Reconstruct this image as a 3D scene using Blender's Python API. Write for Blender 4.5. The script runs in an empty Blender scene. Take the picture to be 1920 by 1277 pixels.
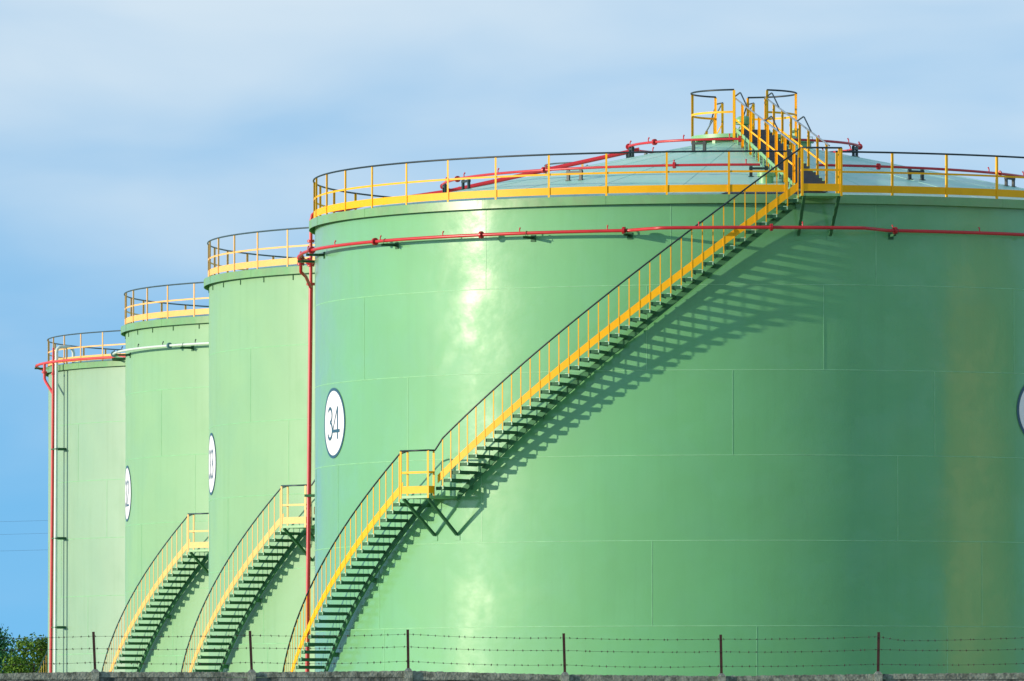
import bpy, bmesh, math, random
from mathutils import Vector, Matrix
PI = math.pi
R_ = math.radians
sin, cos = math.sin, math.cos
sc = bpy.context.scene

# ------------------------------------------------------------------ camera
CAMZ = 1.6
cam_d = bpy.data.cameras.new('camera')
cam = bpy.data.objects.new('camera', cam_d)
sc.collection.objects.link(cam)
cam.location = (0, 0, CAMZ)
cam.rotation_euler = (PI / 2 + 0.0489, 0, 0)
cam_d.sensor_width = 36.0
cam_d.lens = 16170.0 / 1920 * 36.0
cam_d.clip_start = 1.0
cam_d.clip_end = 20000
sc.camera = cam
sc.view_settings.view_transform = 'Standard'
sc.view_settings.look = 'None'
sc.view_settings.gamma = 1.0
sc.view_settings.exposure = 0.78

# ------------------------------------------------------------------ world and sun
SUN_EL = R_(9.3)
SUN_A = -1.35                                   # azimuth, measured from the direction tank -> camera
sd = Vector((sin(SUN_A) * cos(SUN_EL), -cos(SUN_A) * cos(SUN_EL), sin(SUN_EL)))   # towards the sun
world = bpy.data.worlds.new('World')
sc.world = world
world.use_nodes = True
wn, wl = world.node_tree.nodes, world.node_tree.links
wn.clear()


def wnode(t, **k):
    n = wn.new(t)
    for a, b in k.items():
        if a.startswith('i_'):
            n.inputs[int(a[2:])].default_value = b
        else:
            setattr(n, a, b)
    return n


wout = wnode('ShaderNodeOutputWorld')
bg = wnode('ShaderNodeBackground')
wl.new(bg.outputs[0], wout.inputs[0])
tc = wnode('ShaderNodeTexCoord')
sep = wnode('ShaderNodeSeparateXYZ')
wl.new(tc.outputs['Generated'], sep.inputs[0])
# the blue band of this telephoto sky sits well above the pale rim of the sky model: lift the lookup
mz = wnode('ShaderNodeMath', operation='MULTIPLY_ADD')
mz.inputs[1].default_value = 0.9
mz.inputs[2].default_value = 0.30
wl.new(sep.outputs[2], mz.inputs[0])
comb = wnode('ShaderNodeCombineXYZ')
wl.new(sep.outputs[0], comb.inputs[0])
wl.new(sep.outputs[1], comb.inputs[1])
wl.new(mz.outputs[0], comb.inputs[2])
nrm = wnode('ShaderNodeVectorMath', operation='NORMALIZE')
wl.new(comb.outputs[0], nrm.inputs[0])
sky = wnode('ShaderNodeTexSky', sky_type='NISHITA')
sky.sun_disc = False
sky.sun_elevation = R_(9.3)
sky.sun_rotation = math.atan2(sd.x, sd.y)
sky.air_density = 1.0
sky.dust_density = 0.6
sky.ozone_density = 2.0
wl.new(nrm.outputs[0], sky.inputs[0])
# clouds: soft stretched veils, thicker away from the horizon
cmap = wnode('ShaderNodeMapping')
cmap.inputs['Location'].default_value = (3.1, 0.4, 1.7)
cmap.inputs['Scale'].default_value = (23, 23, 72)
wl.new(tc.outputs['Generated'], cmap.inputs[0])
cn = wnode('ShaderNodeTexNoise')
cn.inputs['Scale'].default_value = 1.0
cn.inputs['Detail'].default_value = 5
cn.inputs['Roughness'].default_value = 0.40
cn.inputs['Distortion'].default_value = 0.3
wl.new(cmap.outputs[0], cn.inputs['Vector'])
hr = wnode('ShaderNodeMapRange', interpolation_type='SMOOTHSTEP')
hr.inputs['From Min'].default_value = 0.010
hr.inputs['From Max'].default_value = 0.085
hr.inputs['To Min'].default_value = -0.36
hr.inputs['To Max'].default_value = 0.22
wl.new(sep.outputs[2], hr.inputs[0])
ca = wnode('ShaderNodeMath', operation='ADD')
cs = wnode('ShaderNodeMath', operation='MULTIPLY_ADD')
cs.inputs[1].default_value = 0.62
cs.inputs[2].default_value = 0.20
wl.new(cn.outputs[0], cs.inputs[0])
wl.new(cs.outputs[0], ca.inputs[0])
wl.new(hr.outputs[0], ca.inputs[1])
cr = wnode('ShaderNodeMapRange', interpolation_type='SMOOTHSTEP')
cr.inputs['From Min'].default_value = 0.20
cr.inputs['From Max'].default_value = 1.12
cr.inputs['To Min'].default_value = 0.0
cr.inputs['To Max'].default_value = 0.95
wl.new(ca.outputs[0], cr.inputs[0])
tint = wnode('ShaderNodeMix', data_type='RGBA', blend_type='MULTIPLY')
tint.inputs[0].default_value = 1.0
SKY_TINT = (0.74, 1.20, 1.36, 1)
tint.inputs[7].default_value = SKY_TINT
wl.new(sky.outputs[0], tint.inputs[6])
mix = wnode('ShaderNodeMix', data_type='RGBA')
CLOUD = (3.05, 3.4, 3.6, 1)
mix.inputs[7].default_value = CLOUD
hi = wnode('ShaderNodeMapRange', interpolation_type='SMOOTHSTEP')
hi.inputs['From Min'].default_value = 0.34
hi.inputs['From Max'].default_value = 0.6
hi.inputs['To Min'].default_value = 1.0
hi.inputs['To Max'].default_value = 0.35
wl.new(sep.outputs[2], hi.inputs[0])
cm_ = wnode('ShaderNodeMath', operation='MULTIPLY')
wl.new(cr.outputs[0], cm_.inputs[0])
wl.new(hi.outputs[0], cm_.inputs[1])
wl.new(cm_.outputs[0], mix.inputs[0])
wl.new(tint.outputs[2], mix.inputs[6])
wl.new(mix.outputs[2], bg.inputs[0])
bg.inputs[1].default_value = 0.15

sun_d = bpy.data.lights.new('sun', 'SUN')
sun_d.energy = 2.8
sun_d.angle = R_(0.8)
sun_d.color = (1.0, 0.84, 0.66)
sun = bpy.data.objects.new('sun', sun_d)
sc.collection.objects.link(sun)
sun.rotation_euler = (-sd).to_track_quat('-Z', 'Y').to_euler()
sun.location = (0, 100, 80)

# ------------------------------------------------------------------ helpers
random.seed(7)


def tag(o, label=None, cat=None, group=None, kind=None):
    if label: o['label'] = label
    if cat: o['category'] = cat
    if group: o['group'] = group
    if kind: o['kind'] = kind
    return o


def empty(name, loc, rz=0):
    o = bpy.data.objects.new(name, None)
    o.empty_display_size = 0.5
    sc.collection.objects.link(o)
    o.location = loc
    o.rotation_euler = (0, 0, rz)
    return o


def P(a, r, z=0.0):
    return Vector((r * sin(a), -r * cos(a), z))


class MB:
    def __init__(s):
        s.v, s.f, s.sm = [], [], []

    def add(s, vs, fs, smooth=False):
        b = len(s.v)
        s.v += [tuple(v) for v in vs]
        s.f += [tuple(i + b for i in f) for f in fs]
        s.sm += [smooth] * len(fs)
        return s

    def box(s, c, hx, hy, hz, ax=None):
        c = Vector(c)
        if ax is None:
            ax = (Vector((1, 0, 0)), Vector((0, 1, 0)), Vector((0, 0, 1)))
        vs = []
        for k in (-1, 1):
            for j in (-1, 1):
                for i in (-1, 1):
                    vs.append(c + ax[0] * hx * i + ax[1] * hy * j + ax[2] * hz * k)
        return s.add(vs, [(0, 2, 3, 1), (4, 5, 7, 6), (0, 1, 5, 4), (2, 6, 7, 3), (0, 4, 6, 2), (1, 3, 7, 5)])

    def bar(s, p, q, w, h, up=Vector((0, 0, 1))):
        """rectangular bar from p to q, w sideways, h along up"""
        p, q = Vector(p), Vector(q)
        d = (q - p)
        L = d.length
        d.normalize()
        sd_ = d.cross(up).normalized()
        u = sd_.cross(d).normalized()
        return s.box((p + q) / 2, L / 2, w / 2, h / 2, (d, sd_, u))

    def tube(s, pts, r, seg=10, closed=False, cap=True):
        pts = [Vector(p) for p in pts]
        n = len(pts)
        vs, prev = [], None
        for i, p in enumerate(pts):
            if closed:
                t = pts[(i + 1) % n] - pts[i - 1]
            else:
                t = pts[min(i + 1, n - 1)] - pts[max(i - 1, 0)]
            t.normalize()
            if prev is None:
                ref = Vector((0, 0, 1)) if abs(t.z) < 0.9 else Vector((1, 0, 0))
                nn = t.cross(ref).normalized()
            else:
                nn = (prev - t * prev.dot(t)).normalized()
            prev = nn
            bb = t.cross(nn)
            rr = r[i] if isinstance(r, (list, tuple)) else r
            for k in range(seg):
                an = 2 * PI * k / seg
                vs.append(p + nn * cos(an) * rr + bb * sin(an) * rr)
        fs = []
        for i in range(n if closed else n - 1):
            for k in range(seg):
                a, b = i * seg + k, i * seg + (k + 1) % seg
                c, d = ((i + 1) % n) * seg + (k + 1) % seg, ((i + 1) % n) * seg + k
                fs.append((a, b, c, d))
        s.add(vs, fs, True)
        if cap and not closed:
            s.add(vs[:seg], [tuple(range(seg))[::-1]])
            s.add(vs[-seg:], [tuple(range(seg))])
        return s

    def cyl(s, p, q, r, seg=20):
        return s.tube([p, q], r, seg)

    def sweep(s, path, w, h, closed=False):
        """path: list of (point, radial unit vector); rectangle w radial x h vertical"""
        vs, n = [], len(path)
        for p, rad in path:
            for i, k in ((-1, -1), (1, -1), (1, 1), (-1, 1)):
                vs.append(p + rad * (w / 2 * i) + Vector((0, 0, h / 2 * k)))
        for e in range(4):
            fs, vv = [], []
            for i in range(n):
                vv += [vs[i * 4 + e], vs[i * 4 + (e + 1) % 4]]
            for i in range(n if closed else n - 1):
                j = (i + 1) % n
                fs.append((i * 2, i * 2 + 1, j * 2 + 1, j * 2))
            s.add(vv, fs, True)
        if not closed:
            s.add(vs[:4], [(3, 2, 1, 0)])
            s.add(vs[-4:], [(0, 1, 2, 3)])
        return s

    def lathe(s, prof, seg=256, a0=0.0, a1=2 * PI):
        full = abs(a1 - a0 - 2 * PI) < 1e-6
        n = seg if full else seg + 1
        for (r0, z0), (r1, z1) in zip(prof[:-1], prof[1:]):
            vs, fs = [], []
            for i in range(n):
                a = a0 + (a1 - a0) * i / seg
                vs += [P(a, r0, z0), P(a, r1, z1)]
            for i in range(seg):
                j = (i + 1) % n
                fs.append((i * 2, j * 2, j * 2 + 1, i * 2 + 1))
            s.add(vs, fs, True)
        return s

    def build(s, name, mat, parent=None, loc=(0, 0, 0), rz=0.0, fix=True):
        me = bpy.data.meshes.new(name)
        me.from_pydata(s.v, [], s.f)
        me.polygons.foreach_set('use_smooth', s.sm)
        if fix:
            bm = bmesh.new()
            bm.from_mesh(me)
            bmesh.ops.recalc_face_normals(bm, faces=bm.faces)
            bm.to_mesh(me)
            bm.free()
        me.materials.append(mat)
        return inst(name, me, parent, loc, rz)


def inst(name, me, parent=None, loc=(0, 0, 0), rz=0.0):
    o = bpy.data.objects.new(name, me)
    sc.collection.objects.link(o)
    o.parent = parent
    o.location = loc
    o.rotation_euler = (0, 0, rz)
    return o


def children(o):
    return [c for c in bpy.data.objects if c.parent == o]


def copy_tree(o, kids, parent=None, matmap=None):
    c = o.copy()
    if matmap and c.data:
        key = c.data.name
        if key not in matmap['_m']:
            d = c.data.copy()
            m = d.materials[0]
            if m.name in matmap: d.materials[0] = matmap[m.name]
            matmap['_m'][key] = d
        c.data = matmap['_m'][key]
    sc.collection.objects.link(c)
    c.parent = parent
    for ch in kids.get(o.name, []):
        copy_tree(ch, kids, c, matmap)
    return c


def kidmap():
    k = {}
    for o in bpy.data.objects:
        if o.parent: k.setdefault(o.parent.name, []).append(o)
    return k


# ------------------------------------------------------------------ materials
def mat(name, col, rough=0.5, metal=0.0, spec=0.5, var=0.06, vscale=3.0, rvar=0.0, rscale=2.0,
        bump=0.0, bscale=20.0, bdist=0.01, streak=0.0, dirt=None, dirt_amt=0.0, dirt_scale=1.0, coat=0.0, stretch=None, sheen=0.0):
    m = bpy.data.materials.new(name)
    m.use_nodes = True
    N, L = m.node_tree.nodes, m.node_tree.links
    b = N['Principled BSDF']
    b.inputs['Roughness'].default_value = rough
    b.inputs['Metallic'].default_value = metal
    b.inputs['Specular IOR Level'].default_value = spec
    if sheen:
        b.inputs['Sheen Weight'].default_value = sheen
        b.inputs['Sheen Roughness'].default_value = 0.6
    if coat:
        b.inputs['Coat Weight'].default_value = coat
        b.inputs['Coat Roughness'].default_value = 0.12
        b.inputs['Coat IOR'].default_value = 1.55
    t = N.new('ShaderNodeTexCoord')
    mp = N.new('ShaderNodeMapping')
    L.new(t.outputs['Object'], mp.inputs[0])
    if stretch: mp.inputs['Scale'].default_value = stretch

    def noise(scale, detail=4, rough_=0.55, vec=None, dist=0.0):
        n = N.new('ShaderNodeTexNoise')
        n.inputs['Scale'].default_value = scale
        n.inputs['Detail'].default_value = detail
        n.inputs['Roughness'].default_value = rough_
        n.inputs['Distortion'].default_value = dist
        L.new(vec or mp.outputs[0], n.inputs['Vector'])
        return n

    def mr(src, a, b_, c, d, smooth=False):
        r = N.new('ShaderNodeMapRange')
        if smooth: r.interpolation_type = 'SMOOTHSTEP'
        r.inputs['From Min'].default_value = a
        r.inputs['From Max'].default_value = b_
        r.inputs['To Min'].default_value = c
        r.inputs['To Max'].default_value = d
        L.new(src, r.inputs[0])
        return r.outputs[0]
    cur = None
    n1 = noise(vscale)
    mx = N.new('ShaderNodeMix')
    mx.data_type = 'RGBA'
    mx.inputs[6].default_value = tuple(c * (1 - var) for c in col) + (1,)
    mx.inputs[7].default_value = tuple(min(1, c * (1 + var)) for c in col) + (1,)
    L.new(mr(n1.outputs[0], 0.3, 0.7, 0, 1), mx.inputs[0])
    cur = mx.outputs[2]
    if streak:
        ms = N.new('ShaderNodeMapping')
        ms.inputs['Scale'].default_value = (2.2, 2.2, 0.12)
        L.new(t.outputs['Object'], ms.inputs[0])
        n2 = noise(1.5, 6, 0.6, ms.outputs[0])
        m2 = N.new('ShaderNodeMix')
        m2.data_type = 'RGBA'
        m2.blend_type = 'MULTIPLY'
        L.new(cur, m2.inputs[6])
        m2.inputs[7].default_value = (0.86, 0.9, 0.84, 1)
        L.new(mr(n2.outputs[0], 0.45, 0.75, 0, streak, True), m2.inputs[0])
        cur = m2.outputs[2]
    if dirt:
        n3 = noise(dirt_scale, 8, 0.65)
        m3 = N.new('ShaderNodeMix')
        m3.data_type = 'RGBA'
        L.new(cur, m3.inputs[6])
        m3.inputs[7].default_value = tuple(dirt) + (1,)
        L.new(mr(n3.outputs[0], 0.42, 0.62, 0, dirt_amt, True), m3.inputs[0])
        cur = m3.outputs[2]
    L.new(cur, b.inputs['Base Color'])
    if rvar:
        n4 = noise(rscale, 7, 0.62, None, 0.4)
        if coat:
            n6 = noise(1.1, 8, 0.62, None, 0.6)
            L.new(mr(n6.outputs[0], 0.42, 0.62, coat * .7, coat, True), b.inputs['Coat Weight'])
            L.new(mr(n4.outputs[0], 0.40, 0.64, .165 - rvar, .165 + rvar, True), b.inputs['Coat Roughness'])
        else:
            L.new(mr(n4.outputs[0], 0.40, 0.64, rough - rvar, rough + rvar, True), b.inputs['Roughness'])
    if bump:
        n5 = noise(bscale, 6, 0.5)
        bp = N.new('ShaderNodeBump')
        bp.inputs['Strength'].default_value = bump
        bp.inputs['Distance'].default_value = bdist
        L.new(n5.outputs[0], bp.inputs['Height'])
        L.new(bp.outputs[0], b.inputs['Normal'])
        if coat: L.new(bp.outputs[0], b.inputs['Coat Normal'])
    return m


GREEN = (0.092, 0.39, 0.118)
M = {}
M['shell'] = mat('tank_green_paint', GREEN, rough=0.62, coat=1.0, rvar=0.035, rscale=0.45, var=0.05, vscale=0.35, streak=0.5,
                 bump=0.3, bscale=0.9, bdist=0.03, spec=0.62, sheen=0.42)
M['shell_b'] = mat('tank_paler_green_paint', (0.235, 0.45, 0.245), rough=0.5, rvar=0.08, rscale=0.5, var=0.04, vscale=0.3,
                   streak=0.5, bump=0.25, bscale=0.5, bdist=0.02, spec=0.5)  # paler green for the tanks behind the nearest
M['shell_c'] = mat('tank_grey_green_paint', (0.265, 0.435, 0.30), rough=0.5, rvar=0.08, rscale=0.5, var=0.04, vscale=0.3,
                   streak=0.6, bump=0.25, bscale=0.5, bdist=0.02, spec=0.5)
M['curb'] = mat('rim_green_paint', (0.17, 0.39, 0.16), rough=0.4, rvar=0.12, rscale=1.0, var=0.07, vscale=0.8, streak=0.6,
                dirt=(0.22, 0.24, 0.14), dirt_amt=0.25, dirt_scale=1.4)
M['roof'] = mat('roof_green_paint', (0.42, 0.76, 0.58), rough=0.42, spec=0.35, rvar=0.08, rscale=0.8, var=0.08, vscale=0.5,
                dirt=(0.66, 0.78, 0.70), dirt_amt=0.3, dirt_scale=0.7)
M['dgreen'] = mat('dark_green_steel_paint', (0.035, 0.135, 0.06), rough=0.62, spec=0.3, var=0.12, vscale=6)
M['mgreen'] = mat('light_green_steel_paint', (0.20, 0.45, 0.20), rough=0.42, var=0.1, vscale=5)
M['pale'] = mat('sunlit_bracket_green', (0.42, 0.66, 0.44), rough=0.5, var=0.1, vscale=5)  # sunlit look of the stair foot plates, put into their colour
M['weld'] = mat('sunlit_weld_bead_green', (0.26, 0.58, 0.30), rough=0.45, var=0.15, vscale=3)  # lighter than the wall: sun grazing the beads is put into the colour
M['yellow'] = mat('yellow_steel_paint', (0.97, 0.47, 0.0), rough=0.5, spec=0.3, var=0.05, vscale=4)
M['yellow_b'] = mat('paler_yellow_steel_paint', (0.90, 0.50, 0.14), rough=0.5, var=0.05, vscale=4)  # paler yellow for the tanks farther back
M['stringer'] = mat('green_stringer_paint', (0.065, 0.21, 0.10), rough=0.7, spec=0.2, var=0.12, vscale=3)
M['rail'] = mat('dark_rail_paint', (0.008, 0.024, 0.032), rough=0.45, var=0.2, vscale=5)
M['rail_b'] = mat('paler_dark_rail_paint', (0.04, 0.08, 0.095), rough=0.4, var=0.2, vscale=5)  # lighter rail tone for the tanks farther back
M['galv'] = mat('grey_galvanised_rail', (0.22, 0.28, 0.31), rough=0.3, metal=0.3, var=0.1, vscale=6)
M['black'] = mat('black_green_bracket', (0.012, 0.03, 0.03), rough=0.5, var=0.2, vscale=6)
M['red'] = mat('red_fire_pipe_paint', (0.56, 0.022, 0.03), rough=0.34, var=0.12, vscale=2.0)
M['red_b'] = mat('paler_red_pipe_paint', (0.66, 0.06, 0.065), rough=0.5, var=0.1, vscale=2.0)  # lighter red for the pipes of the farthest tank
M['white'] = mat('white_pipe_paint', (0.62, 0.74, 0.68), rough=0.4, var=0.05, vscale=2.0)
M['teal'] = mat('blue_grey_flange_paint', (0.13, 0.28, 0.32), rough=0.4, var=0.1, vscale=2.0)
M['signw'] = mat('white_sign_paint', (0.82, 0.83, 0.86), rough=0.45, var=0.02, vscale=2.0)
M['signb'] = mat('dark_blue_sign_paint', (0.018, 0.09, 0.15), rough=0.42, var=0.08, vscale=2.0)
M['mat'] = mat('dark_anti_slip_walkway', (0.07, 0.085, 0.105), rough=0.7, var=0.15, vscale=3.0)
M['conc'] = mat('mossy_weathered_concrete', (0.23, 0.25, 0.22), rough=0.92, var=0.25, vscale=4.0, dirt=(0.025, 0.032, 0.025),
                dirt_amt=0.9, dirt_scale=3.2, bump=0.8, bscale=22, bdist=0.02, stretch=(1, 1, 0.7))
M['conc_top'] = mat('lichen_covered_concrete_cap', (0.28, 0.31, 0.25), rough=0.95, var=0.3, vscale=12.0, dirt=(0.03, 0.04, 0.03),
                    dirt_amt=0.65, dirt_scale=9.0, bump=0.8, bscale=30, bdist=0.02)
M['rust'] = mat('rusty_brown_angle_iron', (0.055, 0.016, 0.012), rough=0.7, var=0.3, vscale=9)
M['wire'] = mat('rusty_barbed_wire', (0.06, 0.04, 0.03), rough=0.6, var=0.4, vscale=4)
M['found'] = mat('grey_concrete_ring', (0.3, 0.3, 0.28), rough=0.9, var=0.15, vscale=2, bump=0.5, bscale=10)

# ------------------------------------------------------------------ tank geometry (measured from the photograph)
R0 = 11.64
LIP = 0.167
C = CAMZ
Z_CB = 14.41 + C        # bottom of the rim band
Z_CT = Z_CB + 0.225     # top of the rim band
SEAMS = [12.316 + C - 2.2 * k for k in range(6)]
RO = 12.596
RI = 11.80
RL = 12.85              # outer radius of landings
APEX = 17.0 + C


def roofz(r):
    return APEX - 0.2035 * r


def angs(a0, a1, step=0.02):
    n = max(2, int(abs(a1 - a0) / step) + 1)
    return [a0 + (a1 - a0) * i / (n - 1) for i in range(n)]


def rail_lo(a):      # handrail height above ground, lower flight
    return 7.63 + C - 0.1997 * (-0.8651 - a) / 0.0209


def rail_up(a):
    return 14.5045 + C - 0.2027 * (-0.0467 - a) / 0.0217


A_L0, A_L1 = -0.800, -0.719      # landing
A_T0, A_T1 = 0.088, 0.171        # top platform
FL_L = 6.94 + C                  # landing floor
FL_T = 14.60 + C
LO0, LO1 = -1.672, -0.812        # stringer range, lower flight
UP0, UP1 = -0.712, 0.084


def landing(parent, g, a0, a1, fl, Y, RAIL, left_rail_open, name='landing'):
    """platform with kick board, rails, posts and two braces"""
    m = MB()
    ri = R0 + 0.003
    prof_top = [P(g(a), ri, fl) for a in angs(a0, a1, .02)] + [P(g(a1), RL, fl), P(g(a0), RL, fl)]
    n = len(prof_top)
    vs = prof_top + [p - Vector((0, 0, 0.07)) for p in prof_top]
    fs = [tuple(range(n)), tuple(range(2 * n - 1, n - 1, -1))] + [(i, (i + 1) % n, (i + 1) % n + n, i + n) for i in range(n)]
    m.add(vs, fs)
    deck = m.build(name, M['mgreen'], parent)
    ez = 0.004
    # braces
    for a in (a0 + 0.006, a1 - 0.006):
        m = MB()
        m.bar(P(g(a), RL - 0.06, fl - 0.08), P(g(a), R0 + 0.03, fl - 1.0), 0.07, 0.07)
        br = m.build('brace', M['dgreen'], deck)
        MB().box(P(g(a), R0 + 0.007, fl - 1.05), 0.09, 0.006, 0.10, (P(g(a) + PI / 2, 1), P(g(a), 1), Vector((0, 0, 1)))).build('base_plate', M['shell'], deck)
    up = Vector((0, 0, 1))
    H = 1.17

    def post(a, r, w=0.06, z0=-0.07, z1=H):
        m = MB()
        t, rr = P(g(a) + PI / 2, 1), P(g(a), 1)
        m.box((0, 0, 0), w / 2, 0.004, (z1 - z0) / 2, (t, rr, up))
        m.box(t * (-w / 2 + 0.004) + rr * (-w / 2), 0.004, w / 2, (z1 - z0) / 2 - 0.001, (t, rr, up))
        m.build('post', Y, deck, P(g(a), r, fl + (z0 + z1) / 2))
    post(a0 + .002, RL)
    post(a1 - .002, RL)
    post(a1 - .002, RO + .03)
    post(a0 + .004, RO + .03)
    ca, cb = P(g(a0 + .001), RL - .01, fl), P(g(a1 - .001), RL - .01, fl)
    cc, cd = P(g(a1 - .001), RO + 0.02, fl), P(g(a0 + .001), RO + 0.02, fl)
    z = lambda h: Vector((0, 0, h))
    m = MB()
    m.tube([cd + z(H), ca + z(H), cb + z(H), cc + z(H)], 0.024, 8)
    m.build('handrail', RAIL, deck)
    m = MB()
    for p, q in ((cd, ca), (ca, cb), (cb, cc)):
        m.bar(p + z(0.60), q + z(0.60), 0.012, 0.055)
    m.build('mid_rail', Y, deck)
    m = MB()
    for p, q in ((ca, cb), (cb, cc)):
        m.bar(p + z(0.15), q + z(0.15), 0.01, 0.19)
    m.build('kick_board', Y, deck)
    return deck


def build_tank(loc, hmap=None, fine=True):
    g = (lambda a: a) if hmap is None else hmap
    t = empty('storage_tank', loc)
    # --- shell with its weld seams
    m = MB()
    m.lathe([(R0, 0.35), (R0, Z_CT - 0.004)], 320)
    shell = m.build('tank_wall', M['shell'], t)
    m = MB()
    for z in SEAMS:
        m.lathe([(R0 + .0005, z - .010), (R0 + .006, z - .004), (R0 + .006, z + .004), (R0 + .0005, z + .010)], 320)
    vs = {0: [-0.643, -0.19, 0.27, .75], 1: [-1.07, -.245, .15, .62], 2: [-.888, -.053, .41, .9], 3: [-1.22, -.655, .32],
          4: [-1.0, -.233, .53], 5: [-.98, .0, .44], 6: [-.7, -.1, .5]}
    tops = [Z_CB] + SEAMS + [0.36]
    for k, L in vs.items():
        LL = list(L)
        while LL[-1] < 4.6 - (k % 3) * .1: LL.append(LL[-1] + 0.5)
        for a in LL:
            z0, z1 = tops[k + 1] + .014, tops[k] - .014
            m.box(P(a, R0 + .001, (z0 + z1) / 2), .008, .0045, (z1 - z0) / 2, (P(a + PI / 2, 1), P(a, 1), Vector((0, 0, 1))))
    m.build('weld_seam', M['weld'], shell)
    m = MB()
    m.lathe([(R0 + .5, 0), (R0 + .5, .35), (0, .35)], 96)
    m.build('foundation_ring', M['found'], t)
    # --- rim band
    m = MB()
    a, b = R0 + LIP, R0 + LIP - .012
    m.lathe([(R0 - .02, Z_CT - .012), (b, Z_CT - .012), (b, Z_CB), (a, Z_CB), (a, Z_CT), (R0 - .25, Z_CT)], 320)
    for aa in [-.643, -.335, -.061, .27, .58] + [.9 + .31 * i for i in range(15)]:
        m.box(P(aa, a + .001, (Z_CB + Z_CT) / 2), .008, .004, .11, (P(aa + PI / 2, 1), P(aa, 1), Vector((0, 0, 1))))
    for i in range(44):
        aa = i * 2 * PI / 44
        m.box(P(aa, R0 + .08, Z_CT - .07), .005, .07, .055, (P(aa + PI / 2, 1), P(aa, 1), Vector((0, 0, 1))))
    m.build('rim_band', M['curb'], t)
    # --- conical roof
    m = MB()
    m.lathe([(r, roofz(r)) for r in (0.001, 1, 2.5, 4, 5.5, 7, 8.5, 10, R0 - .03)], 160)
    roof = m.build('roof', M['roof'], t)
    m = MB()
    for i in range(26):
        aa = .05 + i * 2 * PI / 26
        m.tube([P(aa, 1.5, roofz(1.5) + .002), P(aa, 11.4, roofz(11.4) + .002)], .004, 6)
    m.build('weld_seam', M['roof'], roof)
    for (dx, dy, r, h, cap) in ((.33, -9.3, .19, .2, 1), (1.5, -.9, .3, .14, 1), (1.42, 0.1, .09, .42, 2), (-10.6, 3.6, .16, .35, 1), (-9.6, 5.6, .1, .5, 2)):
        rr = math.hypot(dx, dy)
        z0 = roofz(rr) - .05
        m = MB()
        m.cyl((dx, dy, z0), (dx, dy, z0 + h + .05), r)
        m.cyl((dx, dy, z0 + h + .01), (dx, dy, z0 + h + .05), r * 1.25)
        if cap == 1:
            m.cyl((dx, dy, z0 + h + .055), (dx, dy, z0 + h + .10), r * 1.22)
            for k in range(8):
                an = k * PI / 4
                m.cyl((dx + cos(an) * r * 1.12, dy + sin(an) * r * 1.12, z0 + h - .01), (dx + cos(an) * r * 1.12, dy + sin(an) * r * 1.12, z0 + h + .12), .014, 6)
            m.tube([(dx + r * 1.1, dy, z0 + h + .05), (dx + r * 1.1, dy, z0 + h + .17), (dx + r * .6, dy, z0 + h + .17)], .012, 6)
        else:
            m.cyl((dx, dy, z0 + h + .07), (dx, dy, z0 + h + .12), r * 1.5)
            m.tube([(dx - r * 1.6, dy, z0 + h + .05), (dx - r * 2, dy, z0 + h + .25)], .012, 6)
        m.build('roof_hatch' if cap == 1 else 'roof_valve', M['mgreen'], roof)
    # --- circular guard rail
    RR = R0 + .045
    H = 1.12
    ga0, ga1 = A_T1 + .006, 2 * PI + .067
    up = Vector((0, 0, 1))
    m = MB()
    m.tube([P(g(a), RR, Z_CT + H) for a in angs(ga0, ga1, .03)], .024, 8)
    gr = m.build('guard_rail', M['rail'], t)
    m = MB()
    m.sweep([(P(g(a), RR - .012, Z_CT + .60), P(g(a), 1)) for a in angs(ga0, ga1, .03)], .008, .05)
    m.build('mid_rail', M['yellow'], gr)
    m = MB()
    m.sweep([(P(g(a), RR - .012, Z_CT + .165), P(g(a), 1)) for a in angs(ga0, ga1, .03)], .008, .19)
    m.build('toe_board', M['yellow'], gr)
    m = MB()
    m.box((0, -RR - .005, H / 2), .027, .004, H / 2)
    m.box((-.023, -RR - .032 + .004 + .05, H / 2), .004, .023, H / 2 - .003)
    pl = [-.060 - .1382 * k for k in range(21)] + [.308 + .1318 * k for k in range(23)] + [.18, .066]
    pme = None
    for a in pl:
        if pme is None:
            o = m.build('post', M['yellow'], gr, (0, 0, Z_CT), g(a))
            pme = o.data
        else:
            inst('post', pme, gr, (0, 0, Z_CT), g(a))
    # --- helical staircase: outer stringer is the part, the rest its sub-parts
    m = MB()
    drop = 0.93
    m.sweep([(P(g(a), RO, rail_lo(a) - drop), P(g(a), 1)) for a in angs(LO0, LO1, .02)], .012, .215)
    m.sweep([(P(g(a), RO, rail_up(a) - drop), P(g(a), 1)) for a in angs(UP0, UP1, .02)], .012, .215)
    st = m.build('staircase', M['yellow'], t)
    m = MB()
    m.sweep([(P(g(a), RI, rail_lo(a) - 1.36), P(g(a), 1)) for a in angs(LO0, LO1 + .02, .02)], .05, .19)
    m.sweep([(P(g(a), RI, rail_up(a) - 1.36), P(g(a), 1)) for a in angs(UP0, UP1, .02)], .05, .19)
    for a in angs(LO0 + .05, LO1, .17) + angs(UP0 + .03, UP1, .17):
        zz = (rail_lo(a) if a < -.8 else rail_up(a)) - 1.40
        m.box(P(g(a), (R0 + RI) / 2, zz), .03, (RI - R0) / 2 - .01, .06, (P(g(a) + PI / 2, 1), P(g(a), 1), up))
    m.build('inner_stringer', M['stringer'], st)
    m = MB()
    m.tube([P(g(a), RO + .012, rail_lo(a)) for a in angs(LO0, -.822, .02)] + [P(g(-.802), RO + .012, FL_L + 1.165)], .023, 8)
    m.tube([P(g(A_L1), RO + .012, FL_L + 1.17)] + [P(g(a), RO + .012, rail_up(a)) for a in angs(-.697, .081, .02)] + [P(g(A_T0), RO + .012, FL_T + 1.17)], .023, 8)
    m.build('handrail', M['rail'], st)
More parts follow.
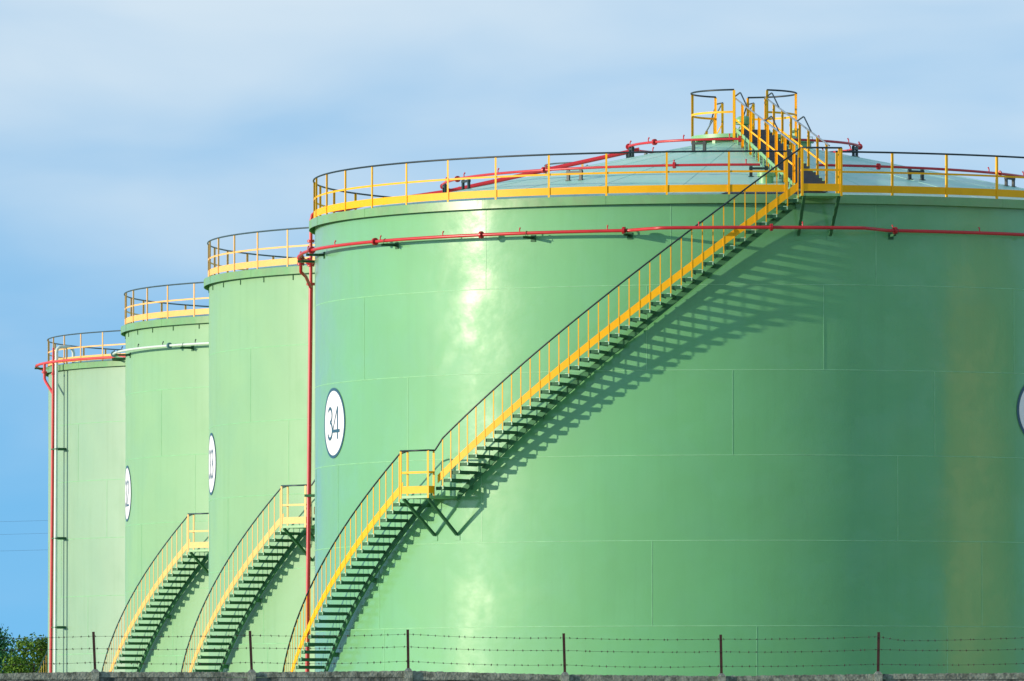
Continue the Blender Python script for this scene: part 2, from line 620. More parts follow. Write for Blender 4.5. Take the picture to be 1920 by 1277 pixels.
    # tread: chequered plate pan with lips and end plate
    m = MB()
    hw = .0100 * RO
    m.box((0, -(RI + RO) / 2 - .01, 0), hw, (RO - RI) / 2 - .034, .012)
    m.box((hw - .004, -(RI + RO) / 2 - .01, -.042), .004, (RO - RI) / 2 - .036, .031)
    m.box((-hw + .004, -(RI + RO) / 2 - .01, -.042), .004, (RO - RI) / 2 - .036, .031)
    m.box((0, -RO + .022, -.034), hw, .004, .046)
    tr = None
    m2 = MB()
    hh = 1.245
    m2.box((0, -RO - .010, -hh / 2), .014, .005, hh / 2)
    m3 = MB()
    m3.box((-.055, -RO + .035, .024), .055, .03, .010)
    m3.box((-.006, -RO + .014, -.01), .012, .010, .045)
    fp = None
    ba = None
    seq = []
    for n in range(-2, 39): seq.append((-.8651 - .0209 * n, 0))
    for n in range(-6, 31): seq.append((-.0467 - .0217 * n, 1))
    for a, fl in seq:
        zr = rail_up(a) if fl else rail_lo(a)
        at = a - .0105
        z = zr - 1.27
        if not (fl == 0 and z > FL_L - .1):
            if tr is None:
                o = m.build('tread', M['dgreen'], st, (0, 0, z), g(at)); tr = o.data
            else:
                inst('tread', tr, st, (0, 0, z), g(at))
            if fp is None:
                o = m3.build('foot_plate', M['pale'], st, (0, 0, z), g(a)); fp = o.data
            else:
                inst('foot_plate', fp, st, (0, 0, z), g(a))
        if ba is None:
            o = m2.build('baluster', M['yellow'], st, (0, 0, zr), g(a)); ba = o.data
        else:
            inst('baluster', ba, st, (0, 0, zr), g(a))
    landing(t, g, A_L0, A_L1, FL_L, M['yellow'], M['rail'], True)
    landing(t, g, A_T0, A_T1, FL_T, M['yellow'], M['rail'], False, 'top_platform')
    # --- central platform on the roof apex
    m = MB()
    RC = 1.43
    fz = 16.97 + C
    m.lathe([(0.001, fz), (RC, fz), (RC, fz - .10), (RC - .05, fz - .10), (RC - .05, fz - .02), (.001, fz - .02)], 64)
    cp = m.build('central_platform', M['mgreen'], t)
    for a in (-.66, -.18, .62, 1.5, 2.4, 3.3, 4.2, 5.0):
        m = MB()
        m.box(P(g(a), RC - .08, (fz + roofz(RC)) / 2 - .06), .05, .03, (fz - roofz(RC)) / 2 + .02, (P(g(a) + PI / 2, 1), P(g(a), 1), up))
        m.build('support_leg', M['mgreen'], cp)
    for a0, a1 in ((-2.60, -.212), (.4246, 3.04)):
        m = MB()
        m.tube([P(g(a), RC, fz + 1.18) for a in angs(a0, a1, .06)], .024, 8)
        m.build('handrail', M['rail'], cp)
        m = MB()
        m.sweep([(P(g(a), RC - .01, fz + .58), P(g(a), 1)) for a in angs(a0, a1, .06)], .01, .055)
        m.build('mid_rail', M['yellow'], cp)
        for a in (a0, a0 + .85 if a0 < 0 else a0 + 1.05, a1):
            m = MB()
            m.box((0, 0, .51), .035, .006, .66, (P(g(a) + PI / 2, 1), P(g(a), 1), up))
            m.box(P(g(a), -.03, .51), .006, .03, .655, (P(g(a) + PI / 2, 1), P(g(a), 1), up))
            m.build('post', M['yellow'], cp, P(g(a), RC + .01, fz))
    m = MB()      # mushroom vent
    m.cyl((0, 0, fz - .2), (0, 0, fz + .34), .11)
    m.cyl((0, 0, fz + .18), (0, 0, fz + .22), .16)
    m.lathe([(.24, fz + .34), (.24, fz + .46), (.2, fz + .52), (.12, fz + .56), (.001, fz + .57)], 24)
    m.lathe([(.001, fz + .34), (.24, fz + .34)], 24)
    m.build('roof_vent', M['mgreen'], cp)
    # --- radial stairs on the roof
    for base in (.13, .13 + PI):
        rz = g(base)
        W = .43
        rail = lambda r: 17.97 + C - (r - 1) * .1962
        m = MB()
        for s in (-1, 1):
            m.bar((s * W, -1.3, roofz(1.3) + .34), (s * W, -11.2, roofz(11.2) + .17), .012, .10)
            k = 1.7
            while k < 11.2:
                hz = .34 - .17 * (k - 1.3) / 9.9
                m.box((s * W, -k, roofz(k) + hz / 2 - .02), .01, .055, hz / 2)
                k += .62
        rs = m.build('roof_stair', M['mgreen'], t, (0, 0, 0), rz)
        k, tm = 1.6, None
        m = MB()
        m.box((0, 0, -.04), W - .012, .249, .05)
        while k < 11.2:
            hz = .36 - .17 * (k - 1.3) / 9.9
            if tm is None:
                tm = m.build('step', M['mat'], rs, (0, -k, roofz(k) + hz)).data
            else:
                inst('step', tm, rs, (0, -k, roofz(k) + hz))
            k += .5
        for s in (-1, 1):
            m = MB()
            m.tube([(s * W, -1.0, rail(1)), (s * W, -11.4, rail(11.4))], .022, 8)
            m.build('handrail', M['galv'], rs)
            m = MB()
            m.bar((s * W, -1.0, rail(1) - .57), (s * W, -11.0, rail(11.0) - .57), .01, .05)
            m.build('mid_rail', M['yellow'], rs)
            for r0 in (1.0, 6.25):
                m = MB()
                m.tube([(s * W, -r0, rail(r0)), (s * W, -r0 - 1.05, rail(r0 + 1.05) + .25), (s * W, -r0 - 1.2, rail(r0 + 1.2) + .25), (s * W, -r0 - 2.35, rail(r0 + 2.35))], .02, 8)
                m.build('grab_loop', M['rail'] if base < 1 else M['rail'], rs)
            bm_ = None
            for i in range(8):
                r = 1.02 + i * 1.42
                m = MB()
                m.box((0, 0, -.60), .034, .005, .60)
                m.box((s * -.03, -.03, -.60), .005, .03, .55)
                if bm_ is None:
                    bm_ = m.build('baluster', M['yellow'], rs, (s * W, -r, rail(r))).data
                else:
                    inst('baluster', bm_, rs, (s * W, -r, rail(r)))
    return t


T34 = (6.298, 233.668)
T33 = (2.435, 261.932)
T32 = (-1.381, 290.596)
T31 = (-6.3615, 334.952)
tank = build_tank((T34[0], T34[1], 0))
kids = kidmap()
mm = {'_m': {}, 'tank_green_paint': M['shell_b'], 'yellow_steel_paint': M['yellow_b'], 'dark_rail_paint': M['rail_b']}
t33 = copy_tree(tank, kids, None, mm)
t33.location = (T33[0], T33[1], 0)
t32 = copy_tree(tank, kids, None, mm)
t32.location = (T32[0], T32[1], 0)
M['sand'] = mat('sand_coloured_tank_paint', (0.74, 0.56, 0.25), rough=0.6, var=0.05, vscale=0.5)
t36 = copy_tree(tank, kids, None, {'_m': {}, 'tank_green_paint': M['sand'], 'rim_green_paint': M['sand'], 'sunlit_weld_bead_green': M['sand']})
t36.location = (61.8, 199.4, 0)
t31 = build_tank((T31[0], T31[1], 0.62), lambda a: -3.18 - a)
kids = kidmap()
for o in kids[t31.name]:
    for q in [o] + kids.get(o.name, []):
        mt = q.data.materials
        if mt[0] == M['shell']: mt[0] = M['shell_c']
        if mt[0] == M['yellow']: mt[0] = M['yellow_b']
        if mt[0] == M['rail']: mt[0] = M['rail_b']
# concrete plinth closes the small step under the last tank
MB().lathe([(R0 + .9, -.62), (R0 + .9, 0), (0, 0)], 96).build('plinth', M['found'], t31)
# patch of dark walkway beside the top platform
m = MB()
vs, fs = [], []
AA = angs(-.06, .17, .03)
for a in AA: vs += [P(a, 11.05, roofz(11.05) + .012), P(a - .02, 11.5, roofz(11.5) + .012)]
for i in range(len(AA) - 1): fs.append((2 * i, 2 * i + 1, 2 * i + 3, 2 * i + 2))
n = len(vs)
vs += [Vector(v) - Vector((0, 0, .02)) for v in vs]
fs += [tuple(i + n for i in f) for f in fs]
m.add(vs, fs)
m.build('roof_walkway', M['mat'], tank)
tag(tank, 'nearest green storage tank, numbered 34, with a full yellow spiral staircase', 'tank', 'green storage tanks in a row')
tag(t33, 'green storage tank numbered 33, directly behind the nearest one and its red riser pipe', 'tank', 'green storage tanks in a row')
tag(t32, 'green storage tank numbered 32 with a white pipe ring below its rim', 'tank', 'green storage tanks in a row')
tag(t36, 'sand coloured storage tank beyond the right picture edge, reflected in the nearest tank', 'tank', 'green storage tanks in a row')
tag(t31, 'farthest green storage tank, at the left end, red and white pipes up its side', 'tank', 'green storage tanks in a row')


# ------------------------------------------------------------------ painted number discs
def stroke2d(pts, w):
    vs, fs = [], []
    n = len(pts)
    for i, (x, y) in enumerate(pts):
        x0, y0 = pts[max(i - 1, 0)]
        x1, y1 = pts[min(i + 1, n - 1)]
        d = math.hypot(x1 - x0, y1 - y0) or 1
        nx, ny = -(y1 - y0) / d, (x1 - x0) / d
        vs += [(x + nx * w / 2, y + ny * w / 2), (x - nx * w / 2, y - ny * w / 2)]
    for i in range(n - 1): fs.append((2 * i, 2 * i + 1, 2 * i + 3, 2 * i + 2))
    return vs, fs


def arc(cx, cy, rx, ry, a0, a1, n=14):
    return [(cx + rx * cos(R_(a0 + (a1 - a0) * i / n)), cy + ry * sin(R_(a0 + (a1 - a0) * i / n))) for i in range(n + 1)]


# glyph strokes in a 1-high box, x centred: list of (points, weight)
GL = {'3': [(arc(-.02, .745, .215, .215, 150, -90, 16), .10), (arc(-.03, .275, .255, .255, 90, -155, 18), .10)],
      '2': [(arc(0, .74, .24, .225, 160, -20, 14) + [(.14, .52), (-.25, .06)], .10), ([(-.29, .04), (.29, .04)], .08)],
      '4': [([(.14, 1.0), (.14, .0)], .10), ([(.13, .97), (-.33, .27)], .06), ([(-.34, .25), (.34, .25)], .10)]}


def sign(parent, a0, zc, text):
    def wrap(x, y, off): return P(a0 + x / R0, R0 + off, zc + y)

    def disc(r0, r1, off, th):
        m = MB()
        n = 64
        vs = []
        rings = [r0 + (r1 - r0) * i / 6 for i in range(7)] if r0 < .01 else [r0, r1]
        for r in rings:
            for i in range(n):
                vs.append(wrap(r * cos(2 * PI * i / n), r * sin(2 * PI * i / n), off))
        fs = []
        for k in range(len(rings) - 1):
            for i in range(n):
                j = (i + 1) % n
                fs.append((k * n + i, k * n + j, (k + 1) * n + j, (k + 1) * n + i))
        m.add(vs, fs, True)
        return m
    d = disc(.002, .93, .012, 0).build('number_sign', M['signw'], parent)
    disc(.862, .943, .016, 0).build('sign_border', M['signb'], d)
    Hh = .87
    for i, ch in enumerate(text):
        cx = (-.285, .245)[i]
        m = MB()
        for pts, w in GL[ch]:
            dense = []
            for (p, q) in zip(pts[:-1], pts[1:]):
                L = math.hypot(q[0] - p[0], q[1] - p[1])
                k = max(1, int(L / .08))
                dense += [(p[0] + (q[0] - p[0]) * j / k, p[1] + (q[1] - p[1]) * j / k) for j in range(k)]
            dense.append(pts[-1])
            vs, fs = stroke2d(dense, w)
            m.add([wrap(cx + x * Hh, (y - .5) * Hh, .017 + .001 * GL[ch].index((pts, w))) for x, y in vs], fs)
        m.build('numeral', M['signb'], d)


sign(tank, -1.2525, 9.05 + C, '34')
sign(tank, .708, 9.17 + C, '34')
sign(t33, -1.418, 9.0 + C, '33')
sign(t32, -1.418, 9.0 + C, '32')

# small clips below the rims of tanks 33 and 32, stubs on the side of 32
cm = None
for t in (t33, t32):
    for k in range(9):
        a = -1.52 + .13 * k
        if cm is None:
            cm = MB().box((0, -R0 - .012, 0), .009, .012, .07).build('rim_clip', M['dgreen'], t, (0, 0, Z_CB - .10), a).data
        else:
            inst('rim_clip', cm, t, (0, 0, Z_CB - .10), a)
sm_ = None
for z in (12.32 + C, 8.93 + C, 5.5 + C, 2.1 + C):
    mb = MB().box((0, -R0 - .12, 0), .03, .12, .055).box((0, -R0 - .006, 0), .08, .005, .10)
    mb.build('side_bracket', M['mgreen'], t32, (0, 0, z), -.752)


# ------------------------------------------------------------------ pipework
def flange(parent, p, d, r, mt, name='flange'):
    d = Vector(d).normalized()
    p = Vector(p)
    m = MB()
    m.cyl(p - d * .030, p - d * .004, r, 18)
    m.cyl(p + d * .004, p + d * .030, r, 18)
    ref = Vector((0, 0, 1)) if abs(d.z) < .9 else Vector((1, 0, 0))
    u = d.cross(ref).normalized()
    v = d.cross(u)
    for k in range(6):
        an = k * PI / 3
        q = p + (u * cos(an) + v * sin(an)) * r * .78
        m.cyl(q - d * .045, q + d * .045, .011, 6)
    return m.build(name, mt, parent)


def nozzle(parent, p, rad, mt, h=.11):
    m = MB()
    p = Vector(p)
    m.tube([p, p + Vector((0, 0, h * .55)), p + Vector((0, 0, h)) + rad * -.03], [.016, .016, .022], 7)
    return m.build('spray_nozzle', mt, parent)


def ring(tk, z, pm, fm, nm, bulge=True, r=12.05, pr=.044, flanges=(), nozzles=(), brackets=(), label='', nh=.11):
    t = empty('pipe_ring', (tk[0], tk[1], 0))

    def rad(a):
        a = (a + PI) % (2 * PI) - PI
        if not bulge: return r
        if -.278 <= a <= .283:
            if a < -.193: return r + .85 * (a + .278) / .085
            if a > .216: return r + .85 * (.283 - a) / .067
            return r + .85
        return r
    m = MB()
    A = [-PI + 2 * PI * i / 240 for i in range(240)] + ([-.278, -.193, .216, .283] if bulge else [])
    A = sorted(set(A))
    m.tube([P(a, rad(a), z) for a in A], pr, 12, closed=True)
    m.build('ring_pipe', pm, t)
    for a in flanges:
        flange(t, P(a, rad(a), z), P(a + PI / 2, 1), .098, fm)
    for a in nozzles:
        nozzle(t, P(a, rad(a), z + pr * .8), P(a, 1), nm, nh)
    for a in brackets:
        m = MB()
        up = Vector((0, 0, 1))
        rr = rad(a)
        e = rr + .09
        m.box(P(a, (R0 + e) / 2, z - pr - .035), .035, (e - R0) / 2 - .004, .006, (P(a + PI / 2, 1), P(a, 1), up))
        m.box(P(a - .035 / 12, (R0 + e) / 2, z - pr - .068), .005, (e - R0) / 2 - .004, .026, (P(a + PI / 2, 1), P(a, 1), up))
        m.box(P(a, R0 + .010, z - pr - .07), .07, .008, .09, (P(a + PI / 2, 1), P(a, 1), up))
        m.tube([P(a + .003, rr + .055, z - pr - .03)] + [P(a + .003, rr + .055 * cos(x), z + .055 * sin(x)) for x in (0, .8, 1.57, 2.3, 3.14)] + [P(a + .003, rr - .055, z - pr - .03)], .007, 6)
        m.build('bracket', M['dgreen'], t)
    return t, rad


NZ = [-1.152 + .207 * k for k in range(-7, 24)]
Z34 = 13.71 + C
fr, frad = ring(T34, Z34, M['red'], M['red'], M['red'], True, flanges=(-1.315, -.965, -.63, -.287, .0275, .303, .65, 1.0, 1.5, 2.2, 2.9, -2.9, -2.3, -1.75),
                nozzles=NZ, brackets=(-1.60, -1.34, -.929, -.516, -.283, .305, .72, 1.15, 1.6, 2.1, 2.7, -2.8, -2.4, -2.0))
tag(fr, 'red fire water ring pipe with its riser around the nearest tank, below the rim', 'pipe')
up = Vector((0, 0, 1))
# riser
RA, RRR = -1.77, 12.05
rx = P(RA, RRR)
m = MB()
m.tube([P(RA, RRR + .12, 0), P(RA, RRR, 13.05 + C), P(RA, RRR, 13.2 + C), P(RA, RRR, 14.85 + C), P(RA, RRR - .04, 15.0 + C), P(RA, RRR - .12, 15.07 + C), P(RA, RRR - .25, 15.1 + C), P(RA, 11.2, 15.12 + C)],
       [.062, .060, .046, .046, .046, .046, .046, .046], 14)
m.build('riser', M['red'], fr)
for h, r in ((13.1, .125), (14.28, .10), (13.62, .10)): flange(fr, P(RA, RRR, h + C), up, r, M['red'])
q = P(-1.61, 12.05, Z34)
m = MB()
m.tube([q, q - up * .12, q - up * .38, (q + P(RA, RRR, Z34)) / 2 - up * .46, P(RA, RRR, 13.0 + C)], .045, 12)
m.build('branch_pipe', M['red'], fr)
flange(fr, q - up * .17, up, .10, M['red'])
m = MB()
m.tube([q + P(-1.61 + PI / 2, .13), q + P(-1.61 + PI / 2, .10), q - P(-1.61 + PI / 2, .10), q - P(-1.61 + PI / 2, .13)], [.07, .1, .1, .07], 14)
m.build('tee_fitting', M['red'], fr)
for z in (7.3 + C, 3.2 + C):
    m = MB()
    m.box(P(RA, (R0 + RRR + .15) / 2, z), .10, (RRR + .15 - R0) / 2, .035, (P(RA + PI / 2, 1), P(RA, 1), up))
    m.build('bracket', M['dgreen'], fr)

# roof pipes of the nearest tank
rp = empty('roof_pipe', (T34[0], T34[1], 0))
tag(rp, 'red sprinkler pipes in two rings lying on the cone roof of the nearest tank', 'pipe')
ZO, ZI = 15.65 + C, 16.69 + C
RO_, RI_ = 8.18, 3.14
m = MB()
m.tube([P(a, RO_, ZO) for a in angs(.215, 2 * PI + .025, .035)], .035, 10)
m.build('outer_ring', M['red'], rp)
m = MB()
m.tube([P(a, RI_, ZI) for a in angs(.35, 2 * PI - .06, .06)], .035, 10)
m.build('inner_ring', M['red'], rp)
m = MB()
m.tube([P(RA, 11.2, 15.12 + C), P(RA, 10.4, 15.30 + C), P(RA, RO_, ZO - .05), P(RA, RI_ - .25, ZI - .02)], .06, 12)
m.build('feed_pipe', M['red'], rp)
for a in (-.252, .42, .95, -.73, -1.25, -1.62, -2.1, 2.2): flange(rp, P(a, RO_, ZO), P(a + PI / 2, 1), .085, M['red'])
for a in (-.06, 1.5, -1.5, -.9): flange(rp, P(a, RI_, ZI), P(a + PI / 2, 1), .085, M['red'])
for k in range(24):
    a = -.02 - .2335 * k
    if not -.0 < (a % (2 * PI)) < .21: nozzle(rp, P(a, RO_, ZO + .03), P(a, 1), M['red'])
for k in range(14): nozzle(rp, P(-.15 - .42 * k, RI_, ZI + .03), P(-.15 - .42 * k, 1), M['red'])


def pi_support(a, r, z, w=.2):
    m = MB()
    tt, rr = P(a + PI / 2, 1), P(a, 1)
    z0 = roofz(r) - .02
    for s in (-1, 1):
        m.box(P(a, r, (z0 + z - .04) / 2) + tt * s * w, .04, .03, (z - .04 - z0) / 2, (tt, rr, up))
        m.box(P(a, r, roofz(r) + .006) + tt * s * w, .07, .06, .008, (tt, rr, up))
    m.box(P(a, r, z - .10), w + .05, .035, .03, (tt, rr, up))
    m.build('pipe_support', M['black'], rp)


for a in (-.604, .02, .56, 1.02, -1.17, 1.5, 2.0, -1.45, -1.9, 2.6): pi_support(a, RO_, ZO)
for a in (-.42, .33, 1.25, -1.35, -2.2, 2.2): pi_support(a, RI_, ZI, .16)
for r in (RO_, RI_ + .05, 5.8):
    m = MB()
    tt, rr = P(RA + PI / 2, 1), P(RA, 1)
    zz = 15.35 + C + (RO_ - r) * .205
    m.box(P(RA, r, zz + .13), .2, .035, .03, (tt, rr, up))
    for s in (-1, 1): m.box(P(RA, r, (zz + roofz(r)) / 2 + .06) + tt * s * .16, .03, .03, (zz - roofz(r)) / 2 + .08, (tt, rr, up))
    m.build('pipe_support', M['black'], rp)

# white ring on tank 32
w32, _ = ring(T32, 13.72 + C, M['white'], M['teal'], M['rail'], True, pr=.04, flanges=(-1.5, -.965, -.3, .4, 1.2, 2.2, -2.4),
              nozzles=[-1.62 + .155 * k for k in range(14)], brackets=(-1.60, -1.36, -.90, -.45, .3, .9, 1.6, 2.4, -2.4), nh=.12)
tag(w32, 'white ring pipe below the rim of tank 32', 'pipe')
# red ring at the rim of tank 31 with its riser
r31, _ = ring(T31, 15.35 + C, M['red_b'], M['red_b'], M['red_b'], False, r=12.12, pr=.05, flanges=(-1.75, 1.2),
              nozzles=(), brackets=(-1.45, -.8, -.3, .4, 1.2, 2.2, -2.4))
tag(r31, 'red ring pipe around the rim of the farthest tank, with its red riser', 'pipe')
m = MB()
m.tube([P(-1.2, 12.16, 0), P(-1.2, 12.06, 14.1 + C), P(-1.2, 12.06, 15.9 + C)], [.062, .060, .035], 12)
m.build('riser', M['red_b'], r31)
m = MB()
m.tube([P(-1.285, 12.12, 15.35 + C), P(-1.285, 12.12, 14.75 + C), P(-1.27, 12.11, 14.62 + C), P(-1.2, 12.07, 14.15 + C)], .055, 12)
m.build('branch_pipe', M['red_b'], r31)
flange(r31, P(-1.285, 12.12, 15.0 + C), up, .11, M['red_b'])
flange(r31, P(-1.2, 12.06, 14.9 + C), up, .085, M['red_b'])
wp = empty('vent_pipe', (T31[0], T31[1], 0))
tag(wp, 'tall white pipe with a goose neck over the rim of the farthest tank', 'pipe')
m = MB()
a = -1.168
pts = [P(a, 12.09, 0), P(a, 12.06, 15.7 + C), P(a, 12.04, 15.83 + C), P(a, 11.94, 15.92 + C), P(a, 11.55, 15.92 + C), P(a, 11.42, 15.86 + C), P(a, 11.37, 15.7 + C), P(a, 11.37, 15.2 + C)]
m.tube(pts, .065, 14)
m.build('pipe', M['white'], wp)
for z in (12.0, 8.58, 5.17, 1.76):
    zz = z + C
    m = MB()
    m.box(P(a - .008, (R0 + 12.0) / 2, zz), .05, (12.0 - R0) / 2, .05, (P(a + PI / 2, 1), P(a, 1), up))
    m.box(P(a - .012, 12.06, zz), .26, .075, .02, (P(a + PI / 2, 1), P(a, 1), up))
    m.build('bracket', M['dgreen'], wp)

# ------------------------------------------------------------------ concrete wall with stakes and barbed wire
WY = 137.7
PXM = 16170 / WY


def wx(px): return (px - 960) / PXM


wall = empty('concrete_wall', (wx(765), WY, 0))
tag(wall, 'weathered grey concrete panel wall along the bottom of the picture', 'wall')
WT = 3.03
posts_px = [179 + 293.4 * k for k in range(-6, 14)]
rnd = random.Random(3)
offs = {0: 0.02, 1: .02, 2: .02}
tops = []
for k, px in enumerate(posts_px):
    tops.append(WT + {6: .015, 7: .01, 8: .03, 9: -.03, 10: -.05, 11: -.02, 12: .0}.get(k, rnd.uniform(-.03, .03)))


def slab(x0, x1, y0, y1, z0, zl, zr, n=60, jag=.012, seed=1):
    """panel whose upper edge runs from zl to zr with crumbling"""
    rr = random.Random(seed)
    m = MB()
    vs = []
    for i in range(n + 1):
        x = x0 + (x1 - x0) * i / n
        z = zl + (zr - zl) * i / n + rr.uniform(-jag, jag)
        vs += [(x, y0, z0), (x, y0, z), (x, y1, z + rr.uniform(-jag, jag)), (x, y1, z0)]
    fs = []
    for i in range(n):
        b, c = i * 4, i * 4 + 4
        fs += [(b, c, c + 1, b + 1), (b + 1, c + 1, c + 2, b + 2), (b + 2, c + 2, c + 3, b + 3)]
    fs += [(0, 1, 2, 3), (n * 4, n * 4 + 3, n * 4 + 2, n * 4 + 1)]
    m.add(vs, fs)
    return m


ox = wx(765)
for k in range(len(posts_px) - 1):
    x0, x1 = wx(posts_px[k]) + .068 - ox, wx(posts_px[k + 1]) - .068 - ox
    zl, zr = tops[k], tops[k + 1]
    zm = (zl + zr) / 2 - .07
    m = slab(x0, x1, -.03, .05, 0, zl - .085, zr - .085, 8, .0, k)
    p = m.build('panel', M['conc'], wall)
    slab(x0, x1, -.045, .06, zm - .012 - abs(zl - zr) / 2, zl, zr, 70, .006, k + 50).build('coping', M['conc_top'], p)
pm = None
for k, px in enumerate(posts_px):
    m = MB()
    m.box((0, 0, (WT + .0) / 2), .066, .085, WT / 2)
    # bevelled cap
    vs = [(-.066, -.085, WT), (.066, -.085, WT), (.066, .085, WT), (-.066, .085, WT), (-.03, -.03, WT + .04), (.03, -.03, WT + .04), (.03, .04, WT + .045), (-.03, .04, WT + .045)]
    m.add(vs, [(0, 1, 5, 4), (1, 2, 6, 5), (2, 3, 7, 6), (3, 0, 4, 7), (4, 5, 6, 7)])
    if pm is None:
        pm = m.build('post', M['conc_top'], wall, (wx(px) - ox, 0, tops[k] - WT)).data
    else:
        inst('post', pm, wall, (wx(px) - ox, 0, tops[k] - WT))

fence = empty('barbed_wire_fence', (ox, WY, WT))
tag(fence, 'three strands of barbed wire on rusty stakes above the concrete wall', 'fence')
lean = {6: -.03, 7: -.03, 8: -.01, 9: -.02, 10: -.012, 11: .012}
stk = []
for k, px in enumerate(posts_px):
    dx = lean.get(k, rnd.uniform(-.03, .03))
    b = Vector((wx(px) - ox, .0, tops[k] - WT + .0))
    t = b + Vector((dx, 0, {6: .64, 7: .66, 8: .66, 9: .66, 10: .66, 11: .67}.get(k, .66)))
    m = MB()
    m.bar(b, t, .042, .005, Vector((0, 1, 0)))
    m.bar(b + Vector((-.019, .022, 0)), t + Vector((-.019, .022, 0)), .005, .04, Vector((0, 1, 0)))
    m.build('stake', M['rust'], fence)
    stk.append((b, t))
frac = [.235, .46, .89]
for w in range(3):
    m = MB()
    pts = []
    for k in range(len(stk) - 1):
        b0, t0 = stk[k]
        b1, t1 = stk[k + 1]
        f0, f1 = frac[w], frac[w]
        if w == 1: f0 = f1 = .585
        p0 = b0.lerp(t0, f0)
        p1 = b1.lerp(t1, f1)
        if w == 2 and k == 11: p0 = p0 + Vector((0, 0, 0))
        sag = .012 + rnd.uniform(0, .015)
        for i in range(20):
            u = i / 20
            q = p0.lerp(p1, u) + Vector((0, -.03, -sag * 4 * u * (1 - u) + rnd.uniform(-.002, .002)))
            if w == 2 and k == 11: q.z -= .07 * (min(1, u * 6)) * (1 - u * .7)
            pts.append(q)
    m.tube(pts, .0025, 5)
    for k in range(len(pts) - 1):
        L = (pts[k + 1] - pts[k]).length
        q = pts[k].lerp(pts[k + 1], rnd.uniform(.2, .8))
        for s in (0, 1):
            an = rnd.uniform(0, PI)
            d = Vector((rnd.uniform(-.35, .35), cos(an), sin(an))).normalized() * .02
            m.tube([q - d, q + d], .0035, 4)
        m.tube([q - Vector((.012, 0, 0)), q + Vector((.012, 0, 0))], .006, 5)
    m.build('wire_strand', M['wire'], fence)

# ------------------------------------------------------------------ trees
leafm = []
for i, c in enumerate([(.05, .18, .03), (.10, .20, .02), (.03, .14, .05)]):
    mt = mat('leaf_green_%d' % i, c, rough=.7, spec=.2, var=.5, vscale=1.6)
    leafm.append(mt)
bark = mat('brown_bark', (.07, .05, .035), rough=.9, var=.3, vscale=6)


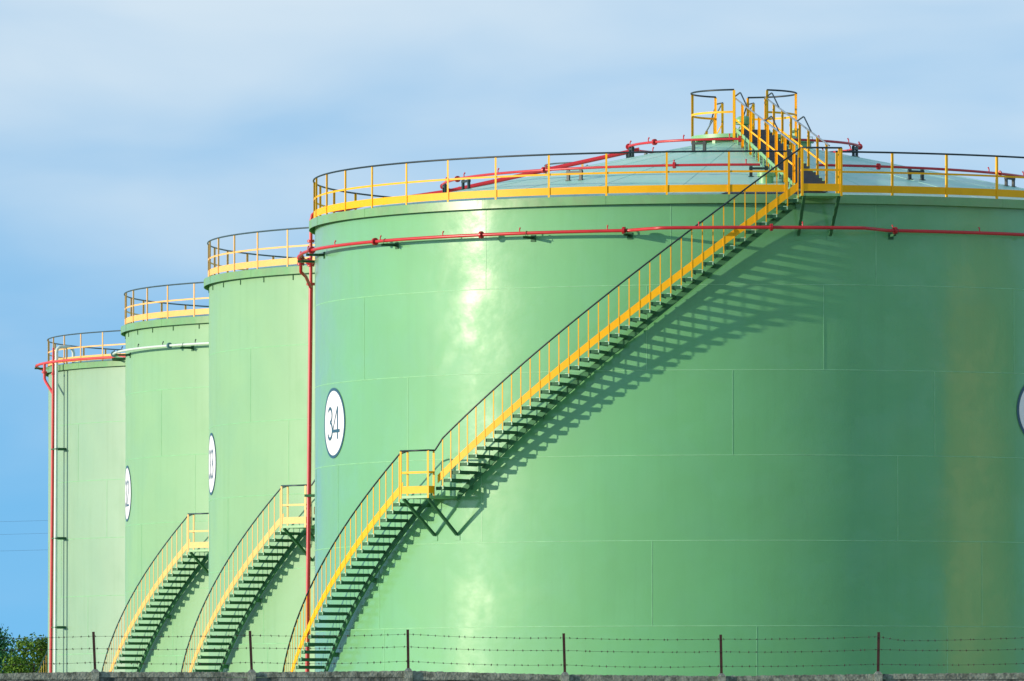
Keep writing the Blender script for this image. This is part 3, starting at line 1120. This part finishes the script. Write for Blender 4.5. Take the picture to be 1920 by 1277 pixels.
def tree(x, y, h, w, seed, mt, label, n=5200, ls=.13):
    rr = random.Random(seed)
    t = empty('tree', (x, y, 0))
    tag(t, label, 'tree', 'trees behind the tanks')
    m = MB()
    m.tube([(0, 0, 0), (.05, 0, h * .25), (.0, .1, h * .55), (.05, .05, h * .85)], [.2, .15, .09, .03], 8)
    cl = []
    for k in range(11):
        a = rr.uniform(0, 2 * PI)
        z0 = h * rr.uniform(.2, .6)
        L = w * rr.uniform(.45, .95)
        e = Vector((cos(a) * L, sin(a) * L, z0 + h * rr.uniform(.12, .34)))
        m.tube([(0.02, .03, z0), Vector((cos(a) * L * .5, sin(a) * L * .5, z0 + (e.z - z0) * .35)), e], [.06, .04, .015], 6)
        cl.append((e, rr.uniform(.5, .95)))
    m.build('trunk', bark, t)
    for k in range(34):
        a = rr.uniform(0, 2 * PI)
        z = h * rr.uniform(.12, .97)
        prof = w * math.sqrt(max(.05, 1 - ((z / h - .48) / .56) ** 2))
        rad = prof * math.sqrt(rr.uniform(.1, 1))
        cl.append((Vector((cos(a) * rad, sin(a) * rad, z)), rr.uniform(.35, .85)))
    vs, fs = [], []
    for i in range(n):
        c, s = cl[rr.randrange(len(cl))]
        d = Vector((rr.gauss(0, 1), rr.gauss(0, 1), rr.gauss(0, .8)))
        d = d.normalized() * s * rr.uniform(.35, 1.05)
        p = c + d
        if p.z < .2: continue
        u = Vector((rr.gauss(0, 1), rr.gauss(0, 1), rr.gauss(0, 1))).normalized()
        v = u.cross(Vector((rr.gauss(0, 1), rr.gauss(0, 1), rr.gauss(0, 1)))).normalized()
        L = ls * rr.uniform(.6, 1.3)
        b = len(vs)
        vs += [p - u * L, p + v * L * .45, p + u * L, p - v * L * .45]
        fs.append((b, b + 1, b + 2, b + 3))
    m = MB()
    m.add(vs, fs)
    m.build('crown', mt, t, fix=False)


DT = 368.0
for (px, top, dy, w, mi, lab) in ((-14, 1186, 2, 1.5, 2, 'dark tree at the left edge of the picture, cut by the frame'),
                                  (28, 1203, 6, 1.25, 0, 'lower mid green tree between its two taller neighbours'),
                                  (62, 1200, -2, 1.2, 1, 'olive green tree near the yellow steps of the farthest tank'),
                                  (88, 1186, 3, 1.4, 1, 'tall yellow green tree partly hidden by the farthest tank')):
    y = DT + dy
    s = 16170 / y
    tree((px - 960) / s, y, (1430 - top) / s + C, w, int(px) + 100, leafm[mi], lab, n=9000, ls=.085)

# ------------------------------------------------------------------ overhead cables behind the tanks
for i, (y0, lab) in enumerate(((957, 'topmost thin overhead cable in the sky left of the tanks'), (981, 'middle thin overhead cable in the sky left of the tanks'),
                               (1012, 'lowest thin overhead cable in the sky left of the tanks'))):
    D = 600.0
    s = 16170 / D
    hgt = (1430 - y0) / s + C
    m = MB()
    m.tube([(-90 + 110 * k / 24 + 0, D, hgt - .08 * (k - 12) / 4 + .0009 * (110 * k / 24 - 40) ** 2 - 1.0) for k in range(25)], .006, 5)
    o = m.build('overhead_cable', M['wire'])
    tag(o, lab, 'cable', 'overhead cables')
# ------------------------------------------------------------------ ground
gm = mat('rough_grass_ground', (.16, .21, .07), rough=.95, var=.4, vscale=.15, dirt=(.24, .22, .14), dirt_amt=.5, dirt_scale=.05)
m = MB()
G = 6000
m.add([(-G, -G, 0), (G, -G, 0), (G, G, 0), (-G, G, 0)], [(0, 1, 2, 3)])
tag(m.build('ground', gm), kind='structure')
ym = mat('gravel_yard', (.34, .40, .20), rough=.95, var=.2, vscale=2.5, bump=.6, bscale=30)
m = MB()
m.add([(-45, 205, .004), (60, 205, .004), (60, 362, .004), (-45, 362, .004)], [(0, 1, 2, 3)])
tag(m.build('gravel_yard', ym), kind='structure')
